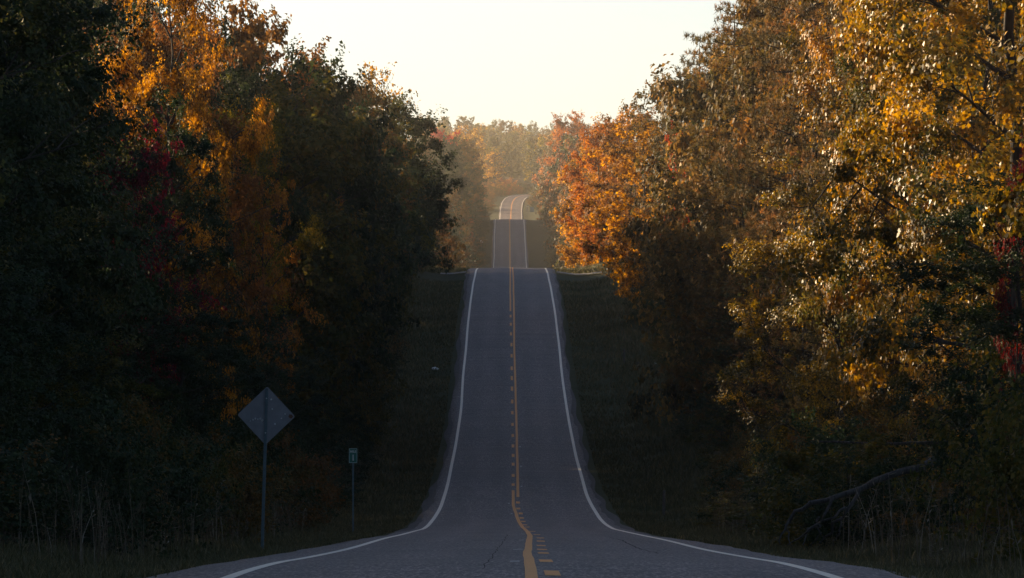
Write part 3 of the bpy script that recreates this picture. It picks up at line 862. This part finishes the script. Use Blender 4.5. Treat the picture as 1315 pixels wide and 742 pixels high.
def fill_far(side, d0, d1, step, rows, mats, h0, h1, group, desc, near=5.0):
    for row, off in enumerate(rows):
        d = d0 + random.uniform(0, step)
        while d < d1:
            X = side * (off + random.uniform(-2, 2)) + float(xc_line(min(d, 2040)))
            if clear(X, d, near):
                m = random.choice(mats)
                cname = {'dark': 'dark green', 'olive': 'olive', 'brown': 'brown green', 'russet': 'russet', 'copper': 'copper', 'gold': 'golden', 'ygreen': 'yellow green', 'red': 'red'}[m]
                part = ("in the hollow past the first crest" if d < 1050 else "beside the second slope" if d < 1420 else "in the hollow past the second crest" if d < 1780 else "beside the third slope")
                plant(random.choice(('midA', 'midB', 'midC') if d < 1500 and side < 0 or d < 1000 else ('farA', 'farB', 'farC')), X, d, random.uniform(h0, h1), random.uniform(4.2, 5.4), m, desc % (cname, part), group)
            d += step * random.uniform(0.75, 1.3)
fill_far(-1, 690, 1790, 14, (12.6, 19, 27), ('dark', 'brown', 'olive', 'dark', 'brown'), 13, 20, GFL, "hazy %s tree on the left %s")
fill_far(-1, 1150, 1490, 8, (13.0, 19.0, 25.0), ('dark', 'brown', 'olive'), 15, 20, GFL, "hazy %s tree massed on the left %s")  # extra rows added to keep sun stripes off the second slope
fill_far(-1, 1150, 1490, 6, (12.8,), ('dark', 'brown'), 7, 9, GFL, "hazy young %s tree edging the left woods %s", 1.6)  # low row added to stop sun passing under those crowns
fill_far(1, 690, 1960, 16, (14.5, 20, 27), ('brown', 'copper', 'olive', 'russet', 'dark'), 14, 20, GFR, "hazy %s tree on the right %s")
for X, d in ((-15, 1236), (-20.5, 1243), (-27, 1250), (-14.5, 1228)):  # added in the path of one sun stripe on this slope
    plant('midA', X, d, 20, 5.4, 'dark', "hazy dark green tree massed in the woods left of the second slope", GFL)
# the far wooded hill
cnt = 0
for y in list(np.arange(2072, 2230, 28.0)) + list(np.arange(2470, 2860, 32.0)):
    step = 9.5
    w = y * 0.026
    x = -w * 1.15
    while x < w * 0.75:
        X = x + random.uniform(-3, 3); d = y + random.uniform(-12, 12)
        u = X - (16.5 + (d - 2045) * 0.75)
        if abs(u) > 14 and cnt < 290 and not (2100 < y < 2200 and -12 < X < 18 and random.random() < 0.35):
            m = random.choice(('brown', 'olive', 'olive', 'ygreen', 'olive', 'ygreen', 'gold'))
            cname = {'brown': 'brown', 'olive': 'olive green', 'copper': 'copper', 'gold': 'golden', 'ygreen': 'yellow green'}[m]
            part = "low on the far hill" if y < 2250 else "below the far skyline ridge" if y < 2640 else "on the far skyline ridge"
            k = random.choice(('farA', 'farB', 'farC'))
            plant(k, X, d, random.uniform(11, 19), random.uniform(3.8, 5.6), m, "hazy %s tree %s, %s" % (cname, part, "left of the road" if X < -22 else "behind the road" if X < 10 else "right of the road"), GH)
            cnt += 1
        x += step * random.uniform(0.8, 1.3)

# ------------------------------------------------------------------ bushes and brush along both wood edges
GB = "bushes along the wood edges"
def bushes(side, d0, d1, step, off, mats, hs, desc):
    d = d0
    while d < d1:
        X = side * (off(d) + random.uniform(-0.9, 1.6)) + float(xc_line(d))
        m = random.choice(mats)
        cname = {'dark': 'dark green', 'olive': 'olive', 'brown': 'brown', 'russet': 'russet', 'ygreen': 'yellow green', 'copper': 'copper'}[m]
        bh = random.uniform(*hs)
        plant(random.choice(('bushA', 'bushB', 'bushC')), X, d, bh, random.uniform(1.3, 2.4), m, desc % (("tall " if bh > sum(hs) / 2 else "low ") + cname, where(d)), GB, sink=0.05)
        d += step * random.uniform(0.6, 1.4)
bushes(-1, 96, 300, 4.2, lambda d: 8.6 if d < 200 else 9.0, ('dark', 'dark', 'dark', 'dark', 'olive', 'brown'), (1.4, 3.4), "%s bush below left woods, %s")
bushes(-1, 300, 560, 9.0, lambda d: 9.6, ('dark', 'olive', 'brown'), (1.8, 3.6), "%s bush below left woods, %s")
bushes(1, 84, 240, 4.2, lambda d: np.interp(d, [84, 122, 126, 180, 240], [9.4, 9.4, 7.8, 8.6, 9.6]), ('dark', 'dark', 'dark', 'olive', 'brown'), (1.2, 3.2), "%s bush below right woods, %s")
bushes(1, 240, 560, 8.0, lambda d: 11.0, ('dark', 'olive', 'brown'), (1.8, 3.6), "%s bush below right woods, %s")

def far_bushes(d0, d1, step, off, mats, hs, where_):
    d = d0
    while d < d1:
        m = random.choice(mats)
        cname = {'dark': 'dark green', 'olive': 'olive', 'brown': 'brown', 'russet': 'russet', 'copper': 'copper'}[m]
        plant(random.choice(('bushA', 'bushB', 'bushC')), float(xc_line(d)) + off + random.uniform(-1.2, 1.2), d, random.uniform(*hs), random.uniform(1.8, 3.0), m,
              "hazy %s bush %s" % (cname, where_), "bushes beside the far slopes", sink=0.1)
        d += step * random.uniform(0.6, 1.4)
far_bushes(1195, 1390, 7, -7.6, ('dark', 'brown', 'dark'), (1.6, 3.4), "on the left verge of the second slope")
far_bushes(1195, 1390, 8, 10.5, ('dark', 'brown', 'olive'), (1.4, 3.0), "on the right verge of the second slope")
far_bushes(1830, 2060, 7, -8.5, ('brown', 'russet', 'brown', 'olive'), (1.6, 3.6), "on the brown bank left of the third slope")
far_bushes(1850, 2060, 7, -14.0, ('brown', 'russet', 'copper', 'olive'), (2.5, 5.0), "on top of the bank left of the third slope")
far_bushes(1850, 1960, 9, 8.0, ('brown', 'russet', 'dark'), (1.4, 2.8), "right of the third slope behind the teal box")
far_bushes(2085, 2120, 3, -62.0, ('brown', 'russet', 'olive'), (2.5, 5.0), "across the field behind the last bend")
realise()

# ------------------------------------------------------------------ grass and weeds (uncountable)
def grass():
    g = np.random.default_rng(5)
    B = []
    for side in (-1, 1):
        for (d0, d1, n, hh, ww) in ((62, 140, 30000, 0.16, 0.010), (140, 260, 32000, 0.20, 0.016), (260, 420, 26000, 0.24, 0.026), (420, 600, 22000, 0.28, 0.036)):
            d = g.uniform(d0, d1, n)
            u = 4.25 + (g.uniform(0, 1, n) ** 1.2) * np.where(side < 0, 4.6, 6.2)
            X = xc_line(d) + side * u
            keep = (np.abs(d - 534) > 14) & (snoise(X, d, 9, 1.6) + g.normal(0, 0.6, n) > -0.6)
            X, d, u = X[keep], d[keep], u[keep]
            z = terrain_z(X, d) - 0.02
            h = hh * g.uniform(0.45, 1.35, len(X)) * np.interp(u, [4.2, 5.0, 8, 10.5], [0.5, 0.9, 1.3, 2.2])
            a = g.uniform(0, 6.28, len(X))
            lean = g.normal(0, 0.35, (len(X), 2)) * h[:, None]
            w = ww * g.uniform(0.7, 1.5, len(X))
            p = np.stack([X, d, z], -1)
            sd = np.stack([np.cos(a) * w, np.sin(a) * w, 0 * w], -1)
            tip = p + np.concatenate([lean, h[:, None]], 1)
            mid = p + np.concatenate([lean * 0.3, h[:, None] * 0.55], 1)
            B.append((p - sd, p + sd, mid + sd * 0.7, tip, mid - sd * 0.7))
    P = [np.concatenate([b[k] for b in B]) for k in range(5)]
    n = len(P[0])
    V = np.stack(P, 1).reshape(-1, 3)
    i = np.arange(n)[:, None] * 5
    Q4 = np.concatenate([i, i + 1, i + 2, i + 4], 1)
    T3 = np.concatenate([i + 4, i + 2, i + 3], 1)
    lv = np.clip(g.normal(0.5, 0.22, n) + 0.15 * snoise(P[0][:, 0], P[0][:, 1], 14, 3.0), 0, 1)
    me = mesh_np("grass", V, [Q4, T3], [GRASS_M], {"lv": np.repeat(lv, 5)})
    o = link("grass", me)
    tag(o, "short shaded grass growing on both verges of the road", "grass", kind="stuff")
grass()

def weeds():
    g = np.random.default_rng(6)
    tubes_ = []
    V_all, F_all, lv_all, off = [], [], [], 0
    for side in (-1, 1):
        n = 1900 if side < 0 else 700
        d = g.uniform(92, 300, n) if side < 0 else g.uniform(84, 240, n)
        base = 6.9 if side < 0 else 6.6
        u = base + g.exponential(1.3, n) + np.where(d > 200, 0.8, 0)
        X = xc_line(d) + side * u
        z = terrain_z(X, d) - 0.03
        h = g.uniform(0.5, 1.7, n)
        for k in range(n):
            a = g.uniform(0, 6.28); l = g.normal(0, 0.16, 2) * h[k]
            p0 = np.array([X[k], d[k], z[k]]); p1 = p0 + np.array([l[0], l[1], h[k]]); pm = (p0 + p1) / 2 - np.array([l[0], l[1], 0]) * 0.2
            w = np.array([math.cos(a), math.sin(a), 0]) * 0.006
            vs = [p0 - w, p0 + w, pm + w, p1 + w * 0.5, p1 - w * 0.5, pm - w]
            fs = [[0, 1, 2, 5], [5, 2, 3, 4]]
            nl = g.integers(2, 6)
            for q in range(nl):                       # seed heads and narrow leaves
                f = g.uniform(0.35, 1.0)
                c = p0 + (p1 - p0) * f
                dv = g.normal(size=3); dv[2] = abs(dv[2]) * 0.6; dv /= np.linalg.norm(dv)
                ln = g.uniform(0.06, 0.22)
                sv = np.cross(dv, [0.3, 0.5, 0.8]); sv /= np.linalg.norm(sv); sv *= 0.014
                b = len(vs)
                vs += [c, c + dv * ln * 0.5 + sv, c + dv * ln, c + dv * ln * 0.5 - sv]
                fs.append([b, b + 1, b + 2, b + 3])
            V_all += vs; F_all += [[i + off for i in f_] for f_ in fs]; off += len(vs)
            lv_all += [float(np.clip(g.normal(0.4, 0.25), 0, 1))] * len(vs)
    me = mesh_np("tall_weeds", np.array(V_all), np.array(F_all), [WEED_M], {"lv": lv_all})
    o = link("tall_weeds", me)
    tag(o, "tall dry weeds and grass stalks standing along the edges of the woods", "weeds", kind="stuff")
weeds()

# ------------------------------------------------------------------ diamond warning sign seen from behind
D, X = 129.0, -5.52
r = empty("diamond_sign", (X, D, tz(X, D) + 0.04))
r.rotation_euler = (0, R(1.7), R(-6))
tag(r, "diamond shaped warning sign seen from its bare metal back on a slim post", "road sign")
def diamond(side, th, cr):
    bm = bmesh.new()
    h = side / 2
    vs = []
    for (sx, sy, a0) in ((1, 1, 0), (-1, 1, 90), (-1, -1, 180), (1, -1, 270)):
        for k in range(6):
            a = R(a0 + 90 * k / 5)
            vs.append((sx * (h - cr) + cr * math.cos(a), sy * (h - cr) + cr * math.sin(a)))
    c, s = math.cos(R(45)), math.sin(R(45))
    ring = [bm.verts.new((c * x - s * y, 0, s * x + c * y)) for x, y in vs]
    f = bm.faces.new(ring)
    e = bmesh.ops.extrude_face_region(bm, geom=[f])
    bmesh.ops.translate(bm, vec=(0, th, 0), verts=[v for v in e['geom'] if isinstance(v, bmesh.types.BMVert)])
    bmesh.ops.recalc_face_normals(bm, faces=bm.faces)
    me = bpy.data.meshes.new("sign_panel"); bm.to_mesh(me); bm.free(); me.materials.append(ALU)
    return me
zc = 2.33 + 0.645
panel = link("sign_panel", diamond(0.914, 0.004, 0.045), r, (0.0, 0.035, zc))
# post: a steel channel of two flanges and a web
post = link("post", box_mesh("post", [(0, 0, 1.70, 0.036, 0.012, 3.76), (-0.026, 0.012, 1.70, 0.014, 0.028, 3.74), (0.026, 0.012, 1.70, 0.014, 0.028, 3.74)], [STEEL_POST]), r)
bolt_me = None
for z in (zc - 0.38, zc + 0.38):
    bm = bmesh.new(); bmesh.ops.create_cone(bm, segments=6, radius1=0.016, radius2=0.014, depth=0.02, cap_ends=True)
    bmesh.ops.rotate(bm, matrix=Matrix.Rotation(R(90), 3, 'X'), verts=bm.verts)
    me = bpy.data.meshes.new("bolt"); bm.to_mesh(me); bm.free(); me.materials.append(BARE_METAL)
    link("bolt", me, r, (0, -0.014, z))
# bullet dents: raised torn rims of bare metal
bm = bmesh.new()
bmesh.ops.create_circle(bm, segments=10, radius=0.013)
ed = list(bm.edges)
ex = bmesh.ops.extrude_edge_only(bm, edges=ed)
vv = [v for v in ex['geom'] if isinstance(v, bmesh.types.BMVert)]
bmesh.ops.translate(bm, vec=(0, 0, 0.010), verts=vv); bmesh.ops.scale(bm, vec=(0.55, 0.55, 1), verts=vv)
bm.faces.new([v for v in vv])
bmesh.ops.rotate(bm, matrix=Matrix.Rotation(R(90), 3, 'X'), verts=bm.verts)
hole = bpy.data.meshes.new("bullet_dent"); bm.to_mesh(hole); bm.free(); hole.materials.append(BARE_METAL)
for (hx, hz, s) in ((-0.29, -0.10, 0.8), (-0.24, -0.075, 1.0), (-0.185, -0.085, 0.9), (-0.13, -0.075, 1.1), (-0.08, -0.105, 1.4), (-0.35, -0.13, 0.7), (0.10, 0.36, 1.0), (0.13, 0.15, 0.9), (0.20, -0.18, 1.1), (0.42, 0.05, 0.9), (0.34, -0.05, 0.7)):
    b = link("bullet_dent", hole, r, (hx, 0.034, zc + hz)); b.scale = (s * 1.6,) * 3
bm = bmesh.new()
bmesh.ops.create_circle(bm, segments=12, radius=0.05, cap_ends=True)
for v in bm.verts: v.co *= random.uniform(0.75, 1.15)
e = bmesh.ops.extrude_face_region(bm, geom=list(bm.faces)); bmesh.ops.translate(bm, vec=(0, 0, 0.004), verts=[v for v in e['geom'] if isinstance(v, bmesh.types.BMVert)])
bmesh.ops.rotate(bm, matrix=Matrix.Rotation(R(90), 3, 'X'), verts=bm.verts)
me = bpy.data.meshes.new("rust_patch"); bm.to_mesh(me); bm.free(); me.materials.append(RUST)
link("rust_patch", me, r, (0.55, 0.034, zc + 0.0))

# ------------------------------------------------------------------ mile marker
D, X = 186.0, -5.06
r = empty("mile_marker", (X, D, tz(X, D)))
tag(r, "small green mile marker sign on a thin post at the left verge", "road sign")
pb = (420 - 594.5) * D / 7500 - tz(X, D)
W_, H_ = 0.27, 0.47
link("sign_panel", box_mesh("marker_panel", [(0, 0, pb + H_ / 2, W_, 0.004, H_)], [SIGN_GREEN]), r)
fr = [(0, -0.004, pb + 0.014, W_ - 0.016, 0.003, 0.012), (0, -0.004, pb + H_ - 0.014, W_ - 0.016, 0.003, 0.012),
      (-W_ / 2 + 0.014, -0.004, pb + H_ / 2, 0.012, 0.0025, H_ - 0.042), (W_ / 2 - 0.014, -0.004, pb + H_ / 2, 0.012, 0.0025, H_ - 0.042)]
link("sign_border", box_mesh("marker_border", fr, [SIGN_WHITE]), r)
link("post", box_mesh("marker_post", [(0, 0.016, pb / 2 + 0.15, 0.05, 0.02, pb + 0.45)], [STEEL_POST]), r)
def lettering(text, size, x, z, parent):
    cu = bpy.data.curves.new("lettering", 'FONT'); cu.body = text; cu.size = size; cu.align_x = 'CENTER'; cu.align_y = 'CENTER'; cu.extrude = 0.001; cu.offset = 0.004
    o = bpy.data.objects.new("tmp", cu); COL.objects.link(o)
    dg = bpy.context.evaluated_depsgraph_get()
    me = bpy.data.meshes.new_from_object(o.evaluated_get(dg)); me.name = "lettering"
    bpy.data.objects.remove(o)
    me.materials.clear(); me.materials.append(SIGN_WHITE)
    q = link("lettering", me, parent, (x, -0.0045, z)); q.rotation_euler = (R(90), 0, 0)
    return q
lettering("MILE", 0.098, 0, pb + H_ - 0.105, r)
lettering("1", 0.27, 0, pb + 0.16, r)

# ------------------------------------------------------------------ fallen tree on the right
D = 121.0
def P(x, y, d=D): return np.array([(x - 657.5) * d / 7500, d, (420 - y) * d / 7500])
root = P(1186, 598)
r = empty("fallen_tree", tuple(P(1040, 690)))
tag(r, "dead fallen tree leaning down to the right verge with bare drooping branches", "fallen tree")
o0 = np.array(r.location)
def wood(name, pts, r0, r1, parent, org, mat=DEADWOOD, sides=8, wob=0.03):
    pts = np.array(pts, float); n = 9
    t = np.linspace(0, 1, len(pts)); tt = np.linspace(0, 1, n)
    q = np.stack([pchip(t, pts[:, k])(tt) if len(pts) > 2 else np.interp(tt, t, pts[:, k]) for k in range(3)], -1)
    q[1:-1] += rng.normal(0, wob, (n - 2, 3))
    V, F = tube(q - org, np.linspace(r0, r1, n), sides)
    return link(name, mesh_np(name, V, F, [mat], None, True), parent)
wood("trunk", [P(1215, 586) + [0.3, 2.0, 0], root, P(1130, 617), P(1085, 633), P(1038, 646)], 0.095, 0.045, r, o0, wob=0.05)
for pts, a, b in (([P(1040, 645), P(1018, 662), P(1004, 682), P(1001, 698)], 0.045, 0.014),
                  ([P(1068, 638), P(1052, 664), P(1030, 688), P(1012, 700)], 0.04, 0.014),
                  ([P(1102, 627), P(1086, 652), P(1068, 676), P(1052, 698)], 0.05, 0.016),
                  ([P(1086, 652), P(1066, 664), P(1044, 678), P(1030, 699)], 0.03, 0.012),
                  ([P(1018, 662), P(1010, 680), P(1016, 700)], 0.025, 0.01),
                  ([P(1052, 664), P(1050, 684), P(1042, 702)], 0.025, 0.01),
                  ([P(1078, 668), P(1076, 684), P(1070, 700)], 0.022, 0.009)):
    pts = [p + np.array([0, rng.uniform(-0.5, 0.2), 0]) for p in pts]
    wood("branch", pts, a, b, r, o0, sides=6)
D2 = 131.0
r = empty("dead_limb", tuple(P(1140, 569, D2)))
tag(r, "long thin dead limb caught level among the trees above the fallen tree", "branch")
wood("stem", [P(1052, 567, D2), P(1110, 568, D2), P(1180, 569, D2), P(1260, 566, D2) + [0, 1, 0], P(1330, 560, D2) + [0, 2, 0]], 0.022, 0.05, r, np.array(r.location), wob=0.015)

# ------------------------------------------------------------------ fence posts on the right verge
for (x, y0, y1, d, lab) in ((852, 626, 662, 247, "leaning old wooden fence post on the right verge at the bottom of the dip"),
                            (801, 449, 470, 405, "old wooden fence post on the right verge half way up the first hill"),
                            (819, 463, 476, 398, "short broken fence post in the grass beside the upright one up the hill")):
    X = (x - 657.5) * d / 7500
    h = max(0.5, (y1 - y0) * d / 7500)
    o = empty("fence_post", (X, d, tz(X, d) - 0.05))
    tag(o, lab, "fence post", "old fence posts on the right verge")
    V, F = tube([(0, 0, -0.2), (0.01, 0, h * 0.5), (0.03, 0, h)], [0.065, 0.06, 0.055], 7)
    n = len(V)
    link("shaft", mesh_np("post_shaft", V, [F, np.array([list(range(n - 7, n))])], [OLDWOOD], None, False), o)
    V, F = tube([(-0.07, 0, h * 0.86), (0.0, -0.068, h * 0.87), (0.09, 0, h * 0.88)], [0.008, 0.008, 0.008], 5)
    link("wire", mesh_np("wire_stub", V, F, [RUST], None, True), o)

# ------------------------------------------------------------------ far roadside bits
def mailbox(x, y, d, lab):
    X = (x - 657.5) * d / 7500
    gz = tz(X, d)
    o = empty("mailbox", (X, d, gz))
    tag(o, lab, "mailbox", "pale mailboxes beside the far road")
    top = max(1.05, (420 - y) * d / 7500 - gz)
    link("post", box_mesh("mailbox_post", [(0, 0, top / 2 - 0.2, 0.11, 0.11, top)], [OLDWOOD], 0.01), o)
    bm = bmesh.new()
    ring0 = []
    n = 10
    prof = [(-0.28, 0), (0.28, 0)] + [(0.28 * math.cos(R(180 * k / n)), 0.30 + 0.28 * math.sin(R(180 * k / n))) for k in range(n + 1)]
    a = [bm.verts.new((px, -0.35, pz)) for px, pz in prof]; b = [bm.verts.new((px, 0.35, pz)) for px, pz in prof]
    for i in range(len(prof)):
        j = (i + 1) % len(prof); bm.faces.new((a[i], a[j], b[j], b[i]))
    bm.faces.new(a[::-1]); bm.faces.new(b)
    bmesh.ops.recalc_face_normals(bm, faces=bm.faces)
    me = bpy.data.meshes.new("mailbox_box"); bm.to_mesh(me); bm.free(); me.materials.append(MAILBOX)
    link("box", me, o, (0, 0, top - 0.2))
    link("flag", box_mesh("flag", [(0.30, -0.1, top + 0.2, 0.02, 0.05, 0.3)], [RUST]), o)
mailbox(618.5, 310.5, 1236, "pale mailbox on a post left of the road on the second slope")
mailbox(624.6, 270, 1842, "pale mailbox on a post left of the road beside the third slope")
D, X = 1836.0, (683.2 - 657.5) * 1836 / 7500
o = empty("utility_box", (X, D, tz(X, D)))
tag(o, "small teal green utility box on the right verge of the third slope", "utility box")
link("cabinet", box_mesh("cabinet", [(0, 0, 0.75, 1.25, 0.8, 1.5)], [TEAL], 0.03), o)
link("lid", box_mesh("lid", [(0, 0, 1.54, 1.35, 0.9, 0.08)], [TEAL], 0.02), o)
for s in (-1, 1): link("door", box_mesh("door", [(s * 0.3, -0.415, 0.78, 0.56, 0.03, 1.3)], [TEAL], 0.008), o)
X = (677.6 - 657.5) * 1836 / 7500
o = empty("marker_post", (X, D, tz(X, D)))
tag(o, "pale tan marker post beside the teal utility box", "post")
link("shaft", box_mesh("marker_shaft", [(0, 0, 0.8, 0.35, 0.12, 1.8)], [plain("tan_post", (0.42, 0.30, 0.22), 0.8)], 0.02), o)
link("cap", box_mesh("marker_cap", [(0, 0, 1.75, 0.40, 0.16, 0.12)], [PAPER], 0.02), o)
# litter on the left verge
d = 402.0
for (x, y, s, lab) in ((559, 469.5, 1.0, "crumpled white paper scrap on the left verge of the first hill"), (842, 499, 0.35, "tiny white scrap of litter on the right verge of the first hill")):
    X = (x - 657.5) * d / 7500
    bm = bmesh.new(); bmesh.ops.create_icosphere(bm, subdivisions=2, radius=0.17 * s)
    for v in bm.verts:
        v.co *= random.uniform(0.65, 1.2); v.co.z *= 0.7
    me = bpy.data.meshes.new("litter"); bm.to_mesh(me); bm.free(); me.materials.append(PAPER)
    o = link("litter_scrap", me, None, (X, d, tz(X, d) + 0.1)); o.scale = (1.4, 1, 1)
    tag(o, lab, "litter")

# ------------------------------------------------------------------ haze: one closed box of pale air
zmin = float(ZZ.min()) - 1.0
hz = box_mesh("haze", [(0, 1700, (zmin + 125) / 2, 1500, 3800, 125 - zmin)], [])
ho = link("haze", hz)
m = bpy.data.materials.new("haze"); m.use_nodes = True
nt = m.node_tree; nt.nodes.clear()
out = nt.nodes.new("ShaderNodeOutputMaterial")
pv = nt.nodes.new("ShaderNodeVolumePrincipled")
pv.inputs["Color"].default_value = (1.0, 0.93, 0.82, 1)
pv.inputs["Density"].default_value = 0.00007
pv.inputs["Anisotropy"].default_value = 0.5
nt.links.new(pv.outputs[0], out.inputs["Volume"])
hz.materials.append(m)
tag(ho, "thin golden evening haze filling the valley", kind="stuff")
